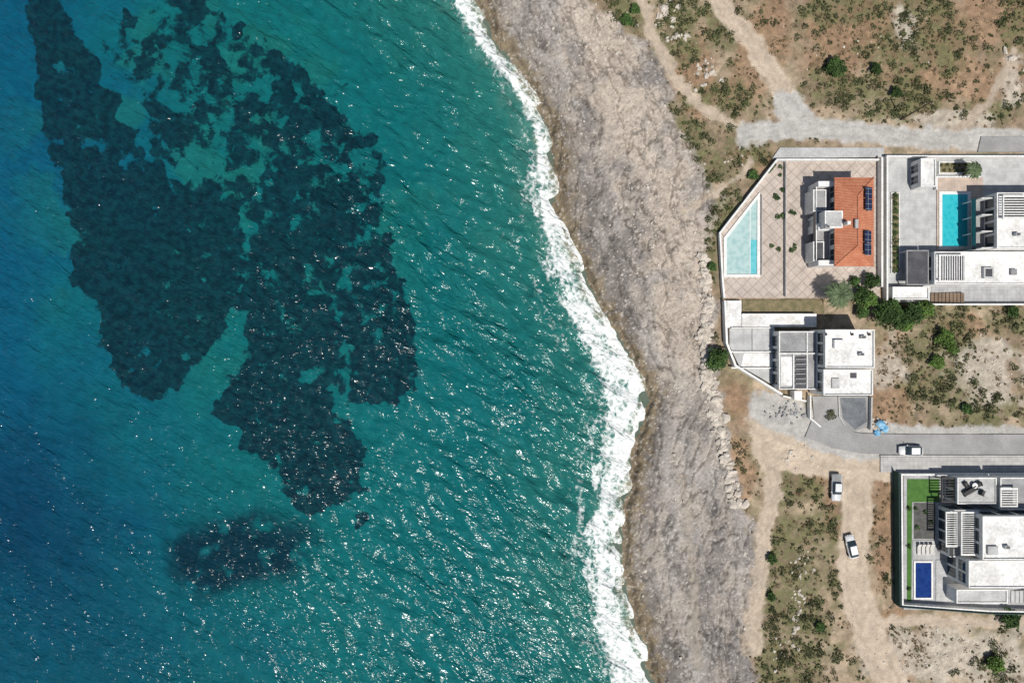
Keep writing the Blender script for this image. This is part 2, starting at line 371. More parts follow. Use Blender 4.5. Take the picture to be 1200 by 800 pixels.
fo=np.maximum(fo,.50*sstep(-.15,.3,tt)*sstep(1.5,1.0,tt))
lc=sstep(.40,.60,fbm((px-xs)/9,py/26,4,4))
fo=np.maximum(fo,.55*sstep(130,12,d)*lc*sstep(150,330,py)+.46*sstep(70,12,d)*lc)
fo=np.clip(fo*(.62+.76*fbm(px/8,py/12,4,5)),0,.95)
def wavef(x,y,ang,lam,a,s):
    ca,sa=math.cos(ang),math.sin(ang); u=x*ca+y*sa; v=-x*sa+y*ca
    ph=2*np.pi*v/lam+7*fbm(u/(lam*2.6)+5,v/(lam*2.2),3,s); 
    en=.25+1.5*fbm(u/(lam*3),v/(lam*1.7),2,s+3)**1.4
    sw=.5+.5*np.sin(ph); return a*en*(sw**1.6)
zz=np.zeros(px.shape)
near=(np.abs(X)<150)&(np.abs(Y)<120)
shore=.5+.9*sstep(460,110,d)
xx,yy=X[near],Y[near]
zn=wavef(xx,yy,math.radians(-38),6.0,.50,1)+wavef(xx,yy,math.radians(-56),3.6,.27,2)+wavef(xx,yy,math.radians(-20),2.3,.15,4)
zz[near]=(zn+.5*(fbm(xx/6,yy/4,3,6)-.5))*shore[near]
zz*=sstep(-10,25,d)
Z=ZW+zz-.38+.12*np.exp(-((tt-.3)/.4)**2)
def seamat():
    m,nt,b=newmat('sea_water'); L=nt.links
    ac=N(nt,'ShaderNodeAttribute',attribute_name='Col'); ag=N(nt,'ShaderNodeAttribute',attribute_name='seagrass'); af=N(nt,'ShaderNodeAttribute',attribute_name='foam')
    co=geopos(nt)
    n=noise(nt,co,.30,4,.64,.35)
    wp=N(nt,'ShaderNodeTexNoise'); wp.inputs['Scale'].default_value=.8; wp.inputs['Detail'].default_value=2; L.new(co,wp.inputs['Vector'])
    ad=N(nt,'ShaderNodeVectorMath'); ad.operation='MULTIPLY_ADD'; ad.inputs[1].default_value=(1.5,1.5,0); L.new(wp.outputs['Color'],ad.inputs[0]); L.new(co,ad.inputs[2])
    fl=N(nt,'ShaderNodeVectorMath'); fl.operation='MULTIPLY'; fl.inputs[1].default_value=(1,1,0); L.new(ad.outputs[0],fl.inputs[0])
    vr=N(nt,'ShaderNodeTexVoronoi'); vr.voronoi_dimensions='2D'; vr.feature='F1'; vr.inputs['Scale'].default_value=.42; L.new(fl.outputs[0],vr.inputs['Vector'])
    n=math_(nt,'ADD',math_(nt,'MULTIPLY',n,.84),math_(nt,'MULTIPLY',vr.outputs['Distance'],.17))
    gm=maprange(nt,math_(nt,'SUBTRACT',ag.outputs['Fac'],n),-.045,.055)
    gv=maprange(nt,noise(nt,co,.7,3,.6),.3,.7)
    gcol=mix(nt,gv,(.002,.013,.022),(.003,.034,.045))
    col=mix(nt,math_(nt,'MULTIPLY',gm,.95),ac.outputs['Color'],gcol)
    vo=N(nt,'ShaderNodeTexVoronoi'); vo.voronoi_dimensions='2D'; vo.feature='DISTANCE_TO_EDGE'; vo.inputs['Scale'].default_value=.8; L.new(fl.outputs[0],vo.inputs['Vector'])
    lace=maprange(nt,vo.outputs['Distance'],0,.4,.17,-.09)
    fn=noise(nt,co,.8,5,.76,.5)
    fsum=math_(nt,'ADD',math_(nt,'ADD',af.outputs['Fac'],lace),math_(nt,'MULTIPLY',math_(nt,'SUBTRACT',fn,.5),1.8))
    fm=maprange(nt,fsum,.33,.95)
    fm=math_(nt,'MULTIPLY',fm,maprange(nt,af.outputs['Fac'],.05,.25))
    col=mix(nt,fm,col,(.72,.74,.72))
    L.new(col,b.inputs['Base Color'])
    L.new(maprange(nt,fm,0,1,.19,.6,False),b.inputs['Roughness']); b.inputs['IOR'].default_value=1.34; b.inputs['Specular IOR Level'].default_value=.56
    w1=noise(nt,geopos(nt,(.36,1.2,1),math.radians(38)),.85,2,.5,.5)
    w2=noise(nt,geopos(nt,(.5,1.3,1),math.radians(20)),1.9,1,.5,.3)
    gust=maprange(nt,noise(nt,geopos(nt,(.5,1.5,1),math.radians(38)),.06,2),.35,.65,.7,1.25)
    h=math_(nt,'ADD',math_(nt,'MULTIPLY',w1,.68),math_(nt,'MULTIPLY',w2,.18))
    h=math_(nt,'MULTIPLY',h,gust)
    bp=N(nt,'ShaderNodeBump'); bp.inputs['Distance'].default_value=1.0; bp.inputs['Strength'].default_value=1
    L.new(h,bp.inputs['Height']); L.new(bp.outputs[0],b.inputs['Normal'])
    return m
sea=np_mesh('sea_water',np.stack([X,Y,Z],1),F,seamat(),smooth=True)
ca=sea.data.color_attributes.new('Col','FLOAT_COLOR','POINT'); ca.data.foreach_set('color',np.concatenate([np.clip(c,0,1),np.ones((len(c),1))],1).astype(np.float32).ravel())
for nm,arr in (('seagrass',D),('foam',fo)):
    a=sea.data.attributes.new(nm,'FLOAT','POINT'); a.data.foreach_set('value',arr.astype(np.float32))
# ---------------------------------------------------------------- vegetation helpers
def quads(P,nrm,s):
    nrm/=np.linalg.norm(nrm,axis=1)[:,None]; a=rng.normal(size=P.shape); u=np.cross(nrm,a); u/=np.linalg.norm(u,axis=1)[:,None]; v=np.cross(nrm,u)
    s=s[:,None]; u=u*s; v=v*s*.6
    return np.stack([P-u,P-v,P+u,P+v],1).reshape(-1,3)
def leaves(cx,cy,cz,r,h,n,size):
    ph=rng.random(n)*2*np.pi; rr=np.sqrt(rng.random(n)); lob=1+.28*np.sin(ph*3+rng.random()*6)+.15*np.sin(ph*7+rng.random()*6)
    x=cx+r*rr*lob*np.cos(ph); y=cy+r*rr*lob*np.sin(ph)
    top=h*np.sqrt(np.clip(1-rr**2,0,1)); zc=cz+top*(.35+.65*rng.random(n)**.5)+.05
    nrm=np.stack([rng.normal(0,.55,n),rng.normal(0,.55,n),np.abs(rng.normal(.7,.4,n))],1)
    return quads(np.stack([x,y,zc],1),nrm,size*(.6+.8*rng.random(n)))
def qmesh(name,VV,mat,par=None):
    V=np.concatenate(VV); F=np.arange(len(V)).reshape(-1,4); return np_mesh(name,V,F,mat,parent=par)
def tree(name,px,py,r,h,mat='leaf',dens=420,lobes=9):
    x,y,_=W(px,py,h*.7); z0=-.2
    V=[];F=[]
    def limb(a,b,r0,r1):
        a=Vector(a);b=Vector(b);d=(b-a).normalized(); q=d.to_track_quat('Z','Y'); i0=len(V)
        for p,rad in ((a,r0),(b,r1)):
            for j in range(7):
                t=j/7*2*math.pi; V.append(tuple(p+q@Vector((rad*math.cos(t),rad*math.sin(t),0))))
        for j in range(7): F.append((i0+j,i0+(j+1)%7,i0+7+(j+1)%7,i0+7+j))
    limb((x,y,z0),(x+.1,y,h*.45),.09*r+.05,.06*r+.03)
    LV=[]
    for i in range(lobes):
        t=i*2.4; q=.62*math.sqrt((i+.3)/lobes)*r; lx=x+q*math.cos(t)*random.uniform(.8,1.2); ly=y+q*math.sin(t)*random.uniform(.8,1.2); lz=h*(.45+.25*random.random())*(1-.25*q/r)
        limb((x+.1,y,h*.42),(lx,ly,lz),.05*r+.02,.015)
        LV.append(leaves(lx,ly,lz-.2*h,r*random.uniform(.36,.52),h*random.uniform(.3,.45),int(dens*r*r/lobes/1.2)+30,.19))
    V0=np.array(V); F0=np.array(F); LVc=np.concatenate(LV); F1=np.arange(len(LVc)).reshape(-1,4)+len(V0)
    np_mesh(name,np.concatenate([V0,LVc]),np.concatenate([F0,F1]),[M['trunk'],M[mat]],[0]*len(F0)+[1]*len(F1))
def palm(name,px,py,h,L,n=26,base=0):
    x,y,_=W(px,py,h); V=[];F=[];mi=[]
    for i in range(9):
        zc=base-.1+(h-base)*i/8; rad=.26-.09*i/8+(.03 if i%2 else 0)
        for j in range(8): t=j/8*2*math.pi; V.append((x+rad*math.cos(t),y+rad*math.sin(t),zc))
    for i in range(8):
        for j in range(8): F.append((8*i+j,8*i+(j+1)%8,8*i+8+(j+1)%8,8*i+8+j)); mi.append(0)
    for k_ in range(n):
        a=k_*2.39996; el=random.uniform(.1,1.1); LL=L*random.uniform(.8,1.1); d=Vector((math.cos(a),math.sin(a),0)); s=Vector((-d.y,d.x,0))
        prev=None
        for j in range(13):
            t=j/12; p=Vector((x,y,h))+d*LL*t*(math.cos(el*.7))+Vector((0,0,LL*(math.sin(el)*t*.8-.75*t*t)))
            if prev is not None:
                i0=len(V)
                for q in (prev-s*.03,prev+s*.03,p+s*.03,p-s*.03): V.append(tuple(q))
                F.append((i0,i0+1,i0+2,i0+3)); mi.append(1)
                ll=.45*math.sin(math.pi*min(1,t*.9+.12))*LL/2.6+.08
                for sg in (-1,1):
                    for o in (0,.5):
                        b0=prev+(p-prev)*o; tip=b0+s*sg*ll*.75+d*ll*.9-Vector((0,0,ll*.3)); i0=len(V); wv=(p-prev).normalized()*.08
                        for q in (b0-wv,b0+wv,tip+wv*.3,tip-wv*.3): V.append(tuple(q))
                        F.append((i0,i0+1,i0+2,i0+3)); mi.append(1)
            prev=p
    np_mesh(name,V,F,[M['trunk'],M['palm']],mi)
def scatter(n,x0,x1,y0,y1,pred):
    px=rng.uniform(x0,x1,n); py=rng.uniform(y0,y1,n); x=(px-600)*S; y=(400-py)*S
    z,_,q=ground_fn(x,y); 
    plots=((838,170,1260,358),(840,345,1030,515),(1050,548,1260,722),(950,500,1260,556))
    ok=pred(px,py,q)
    for a,b,c_,d_ in plots: ok&=~((px>a)&(px<c_)&(py>b)&(py<d_)&~((px<905)&(py<(268-(px-843)*1.27))))
    return px[ok],py[ok],x[ok],y[ok],z[ok]
cl=lambda px,py:fbm(px/14,py/14,3,9)
_,_,sx,sy,sz=scatter(32000,690,1240,-40,840,lambda px,py,q:(q['t']>1.0)&(q['tw']<.25)&(rng.random(px.shape)<q['gb']*.56*sstep(.36,.60,cl(px,py))+.035*(1-q['pb'])+.02))
VV=[]
for x,y,z_ in zip(sx,sy,sz):
    r=.16+.8*random.random()**3; VV.append(leaves(x,y,z_-.05,r,r*.8,int(20+60*r*r),.13+.04*r))
qmesh('coastal_scrub',VV,M['scrub'])
_,_,sx2,sy2,sz2=scatter(26000,690,1240,-40,840,lambda px,py,q:(q['t']>1.0)&(q['tw']<.3)&(rng.random(px.shape)<np.maximum(q['rb'],q['gb']*.5)*.38*sstep(.3,.6,cl(px+90,py))+.09))
VV=[leaves(x,y,z_-.05,.2+.45*random.random()**2,.25,int(16+10*random.random()),.11) for x,y,z_ in zip(sx2,sy2,sz2)]
qmesh('dry_grass',VV,M['dry'])
bm=bmesh.new(); bmesh.ops.create_icosphere(bm,subdivisions=2,radius=1); IV=np.array([v.co[:] for v in bm.verts]); IF=np.array([[v.index for v in f.verts] for f in bm.faces]); bm.free()
def rocks(name,L,mat):
    VV=[];FF=[];o=0
    for x,y,z_,r in L:
        sc=np.array([random.uniform(.7,1.3),random.uniform(.6,1.1),random.uniform(.4,.8)])*r
        nn=1+.45*(vn(IV[:,0]*1.7+random.random()*99,IV[:,1]*1.7+IV[:,2]*1.3+random.random()*99,3)-.5)*2
        v=IV*nn[:,None]; v=np.round(v*3.2)/3.2*.5+v*.5; v=v*sc; a=random.random()*6.28; ca_,sa_=math.cos(a),math.sin(a)
        v=np.stack([v[:,0]*ca_-v[:,1]*sa_+x,v[:,0]*sa_+v[:,1]*ca_+y,v[:,2]+z_+.1*r],1); VV.append(v); FF.append(IF+o); o+=len(v)
    return np_mesh(name,np.concatenate(VV),np.concatenate(FF),M[mat])
L=[]; bl=[(300,823),(350,829),(400,824),(450,832),(500,842),(550,853),(590,862)]
by=np.array([b[0] for b in bl]);bx=np.array([b[1] for b in bl])
for i in range(300):
    yy_=random.uniform(300,592); xx_=np.interp(yy_,by,bx)+random.gauss(0,3.6); x,y,_=W(xx_,yy_,-.5); L.append((x,y,gz(xx_,yy_),.22+.8*random.random()**1.8))
for cx,cy,sx_,sy_,n,rm in ((780,14,10,18,20,.8),(792,45,12,8,12,.8),(835,85,14,16,16,.6),(815,95,12,12,10,.5),(935,705,8,40,44,.5),(915,760,10,20,20,.5),(940,660,18,12,16,.35),(1155,435,40,25,60,.28),(1100,765,80,30,90,.28),(855,180,40,12,12,.4),(930,540,14,12,14,.4),(1000,60,60,40,24,.25),(1190,70,14,12,10,.7),(700,40,30,30,50,.35),(770,250,40,60,110,.3)):
    for i in range(n):
        a=random.gauss(cx,sx_*.6); b=random.gauss(cy,sy_*.6); x,y,_=W(a,b,-.3); L.append((x,y,gz(a,b),.12+(rm-.12)*random.random()**1.5))
rocks('limestone_boulders',L,'rock')
_,_,a1,b1,c1=scatter(2600,560,900,-30,830,lambda px,py,q:(q['t']>.06)&(q['t']<1.04)&(rng.random(px.shape)<.6*sstep(.4,.6,fbm(px/18,py/18,3,2))))
rocks('shore_rubble',[(x,y,z_,.09+.24*random.random()**3) for x,y,z_ in zip(a1,b1,c1)],'rock')
# ---------------------------------------------------------------- roads
wall('asphalt_road',[(948,501),(980,514),(1010,519.5),(1060,520.5),(1700,520.5)],-.3,.02,3.75,'road')
pbox('kerb',1032,533.2,1700,535,-.3,.14,'kerb',None,.01)
pbox('pavement',1032,535.2,1700,553,-.3,.12,'pave',None,.01)
ppoly('concrete_driveway',[(914,173),(1036,173),(1036,184),(905,186)],-.4,.05,'lgrey',None,0)
ppoly('upper_asphalt_road',[(1150,160),(1700,160),(1700,178),(1146,178)],-.4,.015,'road',None,0)
# ---------------------------------------------------------------- common parts
def pool(par,pts,mat,cope='white',zt=.2,zw=.1,th=.55,nm='pool'):
    ppoly(nm+'_water',pts,-.2,zw,mat,par,0)
    wall(nm+'_coping',pts,-.1,zt,th,cope,par,True)
def windows_w(par,x,y0,y1,z0,z1,n,frame='white'):
    L=(y1-y0)/n
    for i in range(n):
        a=y0+L*i+L*.14; b=y0+L*(i+1)-L*.14
        mbox('window_glass_%d'%i,x-.03,a,x+.1,b,z0,z1,'glass',par,0)
        for q in (a-.06,b,(a+b)/2-.03): mbox('window_frame',x-.07,q,x+.1,q+.06,z0-.05,z1+.05,frame,par,0)
def windows_n(par,y,x0,x1,z0,z1,n,frame='white'):
    L=(x1-x0)/n
    for i in range(n):
        a=x0+L*i+L*.14; b=x0+L*(i+1)-L*.14
        mbox('window_glass_n%d'%i,a,y-.1,b,y+.03,z0,z1,'glass',par,0)
        for q in (a-.06,b): mbox('window_frame_n',q,y-.1,q+.06,y+.07,z0-.05,z1+.05,frame,par,0)
def slats(par,a,b,c_,d_,z,n,horizontal=True,mat='white',frame=True,wd=.09):
    x0,y1,_=W(a,b,z);x1,y0,_=W(c_,d_,z)
    for i in range(n):
        if horizontal: q=y0+(y1-y0)*(i+.5)/n; mbox('slat_%d'%i,x0+.1,q-wd,x1-.1,q+wd,z-.14,z,mat,par,0)
        else: q=x0+(x1-x0)*(i+.5)/n; mbox('slat_%d'%i,q-wd,y0+.1,q+wd,y1-.1,z-.14,z,mat,par,0)
    if frame:
        for i,(p,q,r,s) in enumerate(((x0-.1,y0-.1,x1+.1,y0+.1),(x0-.1,y1-.1,x1+.1,y1+.1),(x0-.1,y0+.1,x0+.1,y1-.1),(x1-.1,y0+.1,x1+.1,y1-.1))):
            mbox('beam_%d'%i,p,q,r,s,z-.22,z+.03,mat,par,0)
def flatblock(par,nm,a,b,c_,d_,z0,z1,mat='white',roof='white_roof',ph=.3):
    pbox(nm,a,b,c_,d_,z0,z1,mat,par,.02)
    x0,y1,_=W(a,b,z1);x1,y0,_=W(c_,d_,z1)
    mbox(nm+'_roof_surface',x0+.2,y0+.2,x1-.2,y1-.2,z1-.1,z1+.02,roof,par,0)
    t=.2
    for i,(p,q,r,s) in enumerate(((x0,y0,x1,y0+t),(x0,y1-t,x1,y1),(x0,y0+t,x0+t,y1-t),(x1-t,y0+t,x1,y1-t))):
        mbox(nm+'_parapet_%d'%i,p,q,r,s,z1+.001,z1+ph,mat,par,.02)
    return x0,y0,x1,y1
def acunit(par,px,py,z,s=.45):
    x,y,_=W(px,py,z); mbox('ac_unit',x-s,y-s*.6,x+s,y+s*.6,z,z+.7,'lgrey',par,.03); mbox('ac_grille',x-s*.7,y-s*.4,x+s*.7,y+s*.4,z+.7,z+.72,'dgrey',par,0)
def lounger(px,py,z,ang=0,mat='cushion'):
    o=empty('sun_lounger',W(px,py,z)); 
    mbox('seat',-.95,-.33,.45,.33,.22,.34,mat,o,.03); b=mbox('backrest',-.0,-.33,.75,.33,-.06,.06,mat,o,.03); b.location=(.45,0,.3); b.rotation_euler=(0,-.6,0)
    for i,(a,c_) in enumerate(((-.8,-.25),(-.8,.25),(.35,-.25),(.35,.25))): mbox('leg_%d'%i,a-.04,c_-.04,a+.04,c_+.04,0,.22,'black',o,0)
    o.rotation_euler=(0,0,ang)
def shrubrow(name,pts,z,r,mat='leaf',n=70):
    VV=[]
    for a,b in pts:
        x,y,_=W(a,b,z+.4); VV.append(leaves(x,y,z-.1,r*random.uniform(.8,1.15),r*1.5,n,.12))
    qmesh(name,VV,M[mat])
# ---------------------------------------------------------------- villa A
A=empty('orange_roof_villa')
ppoly('patio',[(911,187),(1031,187),(1031,349),(848,349),(845,272)],-.5,.1,'tileA',A,0)
wall('garden_wall',[(1031,187),(911,187),(844,273),(847,327),(849,349)],-.5,1.0,.32,'white')
wall('boundary_wall',[(1034,184),(1034,336)],-.5,1.5,.35,'white')
pl=empty('swimming_pool'); 
pool(pl,[(850,279),(889,229),(889,323),(850,323)],'poolA1',zt=.34,zw=.16)
ppoly('pool_deep_lane',[(879.5,281),(887,281),(887,321),(879.5,321)],.1,.165,'poolA2',pl,0)
wall('pool_inner_line',[(879,243),(879,322)],.1,.2,.12,'white',pl)
wall('patio_fence',[(921,189),(921,347)],.1,.9,.10,'lgrey')
wall('patio_divider',[(893,228),(893,322)],.1,.5,.15,'lgrey')
zr=6.0
x0,y1,_=W(978,208,zr); x1,y0,_=W(1024,312,zr)
wx0=x0+.45; 
mbox('house_walls',wx0,y0+.45,x1-.45,y1-.45,.1,zr-.05,'white',A)
windows_w(A,wx0,y0+.8,y1-.8,.3,2.5,5); windows_w(A,wx0,y0+.8,y1-.8,3.4,5.4,5)
mbox('balcony_slab',wx0-2.9,y0+1.2,wx0-.01,y1-1.2,2.9,3.1,'grey',A)
for i in range(6):
    yy_=y0+1.4+i*(y1-y0-2.8)/5; mbox('column_%d'%i,wx0-2.75,yy_-.13,wx0-2.5,yy_+.13,.1,2.9,'white',A)
mbox('balcony_rail',wx0-2.85,y0+1.3,wx0-2.78,y1-1.3,3.1,4.0,'glass',A,0); mbox('balcony_handrail',wx0-2.9,y0+1.2,wx0-2.74,y1-1.2,4.0,4.06,'white',A,0)
for i,(f0,f1) in enumerate(((.02,.08),(.42,.5),(.92,.98))): mbox('balcony_side_wall_%d'%i,wx0-2.7,y0+(y1-y0)*f0,wx0-.02,y0+(y1-y0)*f1,.1,4.6,'white',A)
def hip(nm,x0,y0,x1,y1,z,zr2,par,inset=None):
    w_=(x1-x0)/2; i_=w_ if inset is None else inset
    V=[(x0,y0,z),(x1,y0,z),(x1,y1,z),(x0,y1,z),((x0+x1)/2,y0+i_,zr2),((x0+x1)/2,y1-i_,zr2),(x0,y0,z-.2),(x1,y0,z-.2),(x1,y1,z-.2),(x0,y1,z-.2)]
    Fs=[(0,1,4),(1,2,5,4),(2,3,5),(3,0,4,5),(0,6,7,1),(1,7,8,2),(2,8,9,3),(3,9,6,0),(9,8,7,6)]
    me=bpy.data.meshes.new(nm); me.from_pydata(V,[],Fs); me.materials.append(M['roof']); link(bpy.data.objects.new(nm,me),par)
    for a,b in ((0,4),(1,4),(2,5),(3,5),(4,5)):
        pa,pb_=Vector(V[a]),Vector(V[b]); d_=pb_-pa; me=bpy.data.meshes.new('ridge_tiles'); bm=bmesh.new(); bmesh.ops.create_cone(bm,segments=8,radius1=.13,radius2=.13,depth=d_.length,cap_ends=True); bm.to_mesh(me); bm.free(); me.materials.append(M['roof'])
        o=link(bpy.data.objects.new('ridge_tiles',me),par); o.location=(pa+pb_)/2; o.rotation_euler=d_.to_track_quat('Z','Y').to_euler()
hip('tiled_roof',x0,y0,x1,y1,zr,zr+1.35,A)
ga,gb_,_=W(964,248,5.6); gc,gd,_=W(985,268,5.6)
mbox('stair_tower',ga,gd,gc,gb_,.1,6.5,'white',A); mbox('tower_roof_panel',ga+.25,gd+.25,gc-.25,gb_-.25,6.5,6.56,'lgrey',A,0)
acunit(A,968,266,6.56,.4)
bx0,by0,_=W(953,222,3.9); mbox('bay_room',bx0,by0-4,bx0+2.4,by0,.1,3.9,'white',A); mbox('bay_roof',bx0+.2,by0-3.8,bx0+2.2,by0-.2,3.9,3.94,'grey',A,0)
bx0,by0,_=W(953,279,3.6); mbox('bay_room_low',bx0,by0-4.2,bx0+2.0,by0-.6,.1,3.6,'white',A); mbox('bay_roof_low',bx0+.2,by0-4,bx0+1.8,by0-.8,3.6,3.64,'dgrey',A,0)
def panel(par,a,b,c_,d_,z,tilt=.1):
    x0,y1,_=W(a,b,z);x1,y0,_=W(c_,d_,z); cx,cy=(x0+x1)/2,(y0+y1)/2
    for i in range(2):
        o=mbox('solar_panel_%d'%i,-(x1-x0)/2,-(y1-y0)/4+.05,(x1-x0)/2,(y1-y0)/4-.05,0,.06,'solar',par,0); o.location=(cx,cy+(i-.5)*(y1-y0)/2,z); o.rotation_euler=(0,tilt,0)
    mbox('panel_rack',cx-.1,y0,cx+.1,y1,z-.5,z-.02,'lgrey',par,0)
panel(A,1013,219,1023,247,7.2,.35); panel(A,1012,270,1022,299,7.2,.35)
mbox('chimney',*(W(992,262,7)[0]-.3,W(992,262,7)[1]-.3),*(W(992,262,7)[0]+.3,W(992,262,7)[1]+.3),6,8,'white',A)
ax,ay,_=W(1004,262,7.6); mbox('water_tank',ax-.3,ay-.8,ax+.3,ay+.8,7.2,7.7,'lgrey',A,.08)
shrubrow('clipped_shrub',[(912,232),(912,254),(928,248),(905,288),(913,292),(928,293),(917,222),(917,253)],.1,.45,n=90)
shrubrow('patio_hedge',[(909,228),(909,231),(932,287),(932,291),(932,250)],.1,.35,n=60)
shrubrow('seaside_hedge',[(902+i*1.0,200-i*1.2) for i in range(0,8,2)]+[(915,195),(915,205)],.1,.4,n=60)
# ---------------------------------------------------------------- villa B
B=empty('white_modern_villa')
pbox('courtyard',1037,181,1500,354,-.5,.08,'tileC',B,0)
wall('garden_wall',[(1040,352),(1040,183),(1500,183)],-.4,1.3,.3,'white')
pbox('planting_bed',1045,226,1054,320,-.1,.25,'soil',B,0); wall('bed_edging',[(1045,226),(1054,226),(1054,320),(1045,320)],-.1,.35,.15,'white',B,True)
shrubrow('courtyard_shrubs',[(1049.5,230+i*8.6) for i in range(11)],.2,.6,n=100)
flatblock(B,'pool_house',1078,186,1096,219,.08,3.0)
bx,by,_=W(1078,186,3); windows_w(B,bx,by-4.6,by-.5,.3,2.4,2)
pbox('upper_terrace',1098,187,1500,222,-.2,.2,'tileC',B,0)
pbox('pool_terrace',1098,208,1152,294,-.2,.26,'tileB',B,0)
pbox('upper_planter',1101,190,1138,203,0,.45,'soil',B,0); wall('planter_wall',[(1101,190),(1138,190),(1138,203),(1101,203)],0,.55,.2,'white',B,True)
shrubrow('planter_shrubs',[(1104+i*3.6,193+(i%2)*6) for i in range(9)],.4,.32,'scrub',45)
wall('terrace_wall',[(1098,222),(1098,207),(1150,207)],.1,.9,.25,'white',B)
p2=empty('swimming_pool'); pool(p2,[(1102.5,226),(1136,226),(1136,290),(1102.5,290)],'poolB',zt=.4,zw=.32,nm='pool')
x0,y0,x1,y1=flatblock(B,'main_block',1167,226,1260,291,.1,6.2)
windows_w(B,x0,y0+.3,y1-.3,.4,2.8,4,'black'); windows_w(B,x0,y0+.3,y1-.3,3.5,5.7,4,'black')
mbox('balcony_slab',x0-2.2,y0,x0-.01,y1-.4,2.9,3.1,'grey',B); mbox('balcony_glass',x0-2.15,y0+.1,x0-2.1,y1-.5,3.1,4.1,'glass',B,0)
for i in range(4): yy_=y0+.2+i*(y1-y0-1)/3; mbox('balcony_post_%d'%i,x0-2.15,yy_-.1,x0-1.95,yy_+.1,.1,2.9,'white',B); mbox('balcony_fin_%d'%i,x0-2.1,yy_-.08,x0-.02,yy_+.08,3.1,5.6,'white',B)
slats(B,1176,229,1205,256,7.3,9,True,'white')
pbox('dark_roof_panel',1177,230,1204,255,6.3,6.33,'dgrey',B,0,ref=6.3)  # thin dark panel laid on the roof below the slats, no hole cut
acunit(B,1190,275,6.3)
x0,y0,x1,y1=flatblock(B,'south_wing',1094,295,1260,333,.1,3.5)
windows_w(B,x0,y0+.5,y1-.5,.3,2.8,2,'black')
pbox('roof_terrace_deck',1101,299,1131,329,3.5,3.56,'dgrey',B,0)
slats(B,1101,299,1131,329,4.6,11,False,'white',True,.07)
pbox('roof_hatch',1153,313,1165,326,3.5,4.1,'lgrey',B); pbox('hatch_glass',1155,315,1163,324,4.1,4.13,'dgrey',B,0)
pbox('vent_box',1185,315,1192,322,3.5,4.0,'grey',B)
x0,y0,x1,y1=flatblock(B,'carport',1062,293,1088,334,2.3,2.6,'grey','dgrey',.12)  # dark roof surface carries the shadow on a grey roof in its colour
for a,b in ((x0+.2,y0+.2),(x0+.2,y1-.2)): mbox('carport_post',a-.1,b-.1,a+.1,b+.1,.08,2.3,'white',B,0)
flatblock(B,'garden_store',1045,336,1088,351,-.2,1.5)
pbox('rear_court',1092,336,1500,356,-.3,.16,'tileD',B,0)
for i in range(9): pbox('timber_step_%d'%i,1091+i*4.4,343,1094.6+i*4.4,356,-.1,.3+.1*i*.6,'wood',B,0)
wall('rear_wall',[(1088,356.5),(1500,356.5)],-.4,1.4,.25,'white')
# ---------------------------------------------------------------- house C
Cc=empty('unfinished_white_house')
pbox('side_garden',870,351,966,367,-.5,.05,'soil',Cc,0)
wall('garden_wall',[(850,352),(852,402),(862,428),(917,462)],-1.0,1.5,.38,'white')
pbox('entrance_slab',852,352,869,384,-.4,.6,'white_roof',Cc); pbox('side_terrace',869.5,368,957,383,-.4,.75,'white_roof',Cc)
wall('terrace_kerb',[(870,368),(957,368)],.6,1.1,.2,'white',Cc)
ppoly('sea_terrace',[(855,385),(908,385),(908,452),(866,428),(855,405)],-.4,.6,'tileC',Cc,0)
for yy_ in (384,412,431): wall('terrace_low_wall',[(857,yy_),(907,yy_)],.5,1.0,.22,'white',Cc)
wall('terrace_low_wall_v',[(882,386),(882,410)],.5,.8,.15,'lgrey',Cc)
ppoly('lower_terrace_screed',[(872,414),(906,414),(906,429),(868,429)],.5,.66,'white_roof',Cc,0)
x0,y0,x1,y1=flatblock(Cc,'west_wing',912,388,958,456,.1,3.3,'white','grey',.35)
windows_w(Cc,x0,y0+.6,y1-.6,.6,2.8,4,'black')
wall('roof_divider_a',[(912.5,414),(957,414)],3.3,3.75,.22,'white',Cc); wall('roof_divider_b',[(930,415),(930,455)],3.3,3.7,.2,'white',Cc); wall('roof_divider_c',[(946,389),(946,455)],3.3,3.6,.2,'white',Cc)
pbox('stair_void_shade',932,417,945,454,3.3,3.36,'dgrey',Cc,0); slats(Cc,932,418,945,452,3.7,6,True,'lgrey',False,.06)  # dark sheet laid on the roof paints the shade inside an opening
pbox('roof_pad',915,418,928,452,3.3,3.36,'white_roof',Cc,0)
x0,y0,x1,y1=flatblock(Cc,'main_block',966,386,1024,431,.1,6.3,ph=.35)
windows_w(Cc,x0,y0+.4,y1-.4,3.6,5.8,3,'black')
x0,y0,x1,y1=flatblock(Cc,'south_block',964,432.5,1022,463,.1,5.6,ph=.35)
windows_w(Cc,x0,y0+.4,y1-.4,3.4,5.2,2,'black')
pbox('roof_hatch',978,398,990,408,6.3,7.0,'white',Cc); acunit(Cc,1008,415,6.3); acunit(Cc,1010,395,6.3)
pbox('rooflight',975,443,984,455,5.6,5.9,'lgrey',Cc); pbox('rooflight_dark',997,437,1004,443,5.6,5.8,'dgrey',Cc)
for i,xx_ in enumerate((969,1000,1020)): wall('rebar_stub_%d'%i,[(xx_,390),(xx_,393)],6.3,7.1,.12,'black',Cc)
ppoly('asphalt_yard',[(952,464),(1020,464),(1020,498),(985,512),(955,500)],-.4,.04,'road',None,0)
ppoly('fresh_asphalt_patch',[(984,466),(1014,466),(1016,494),(1002,503),(988,490)],-.3,.06,'asph',None,0)
wall('yard_wall',[(950,463),(950,490),(962,500)],-.3,1.1,.25,'white'); wall('yard_kerb',[(983,465),(984,488),(990,498)],-.1,.3,.2,'kerb')
wall('ramp_wall',[(1022,465),(1021,503)],-.3,.9,.25,'lgrey')
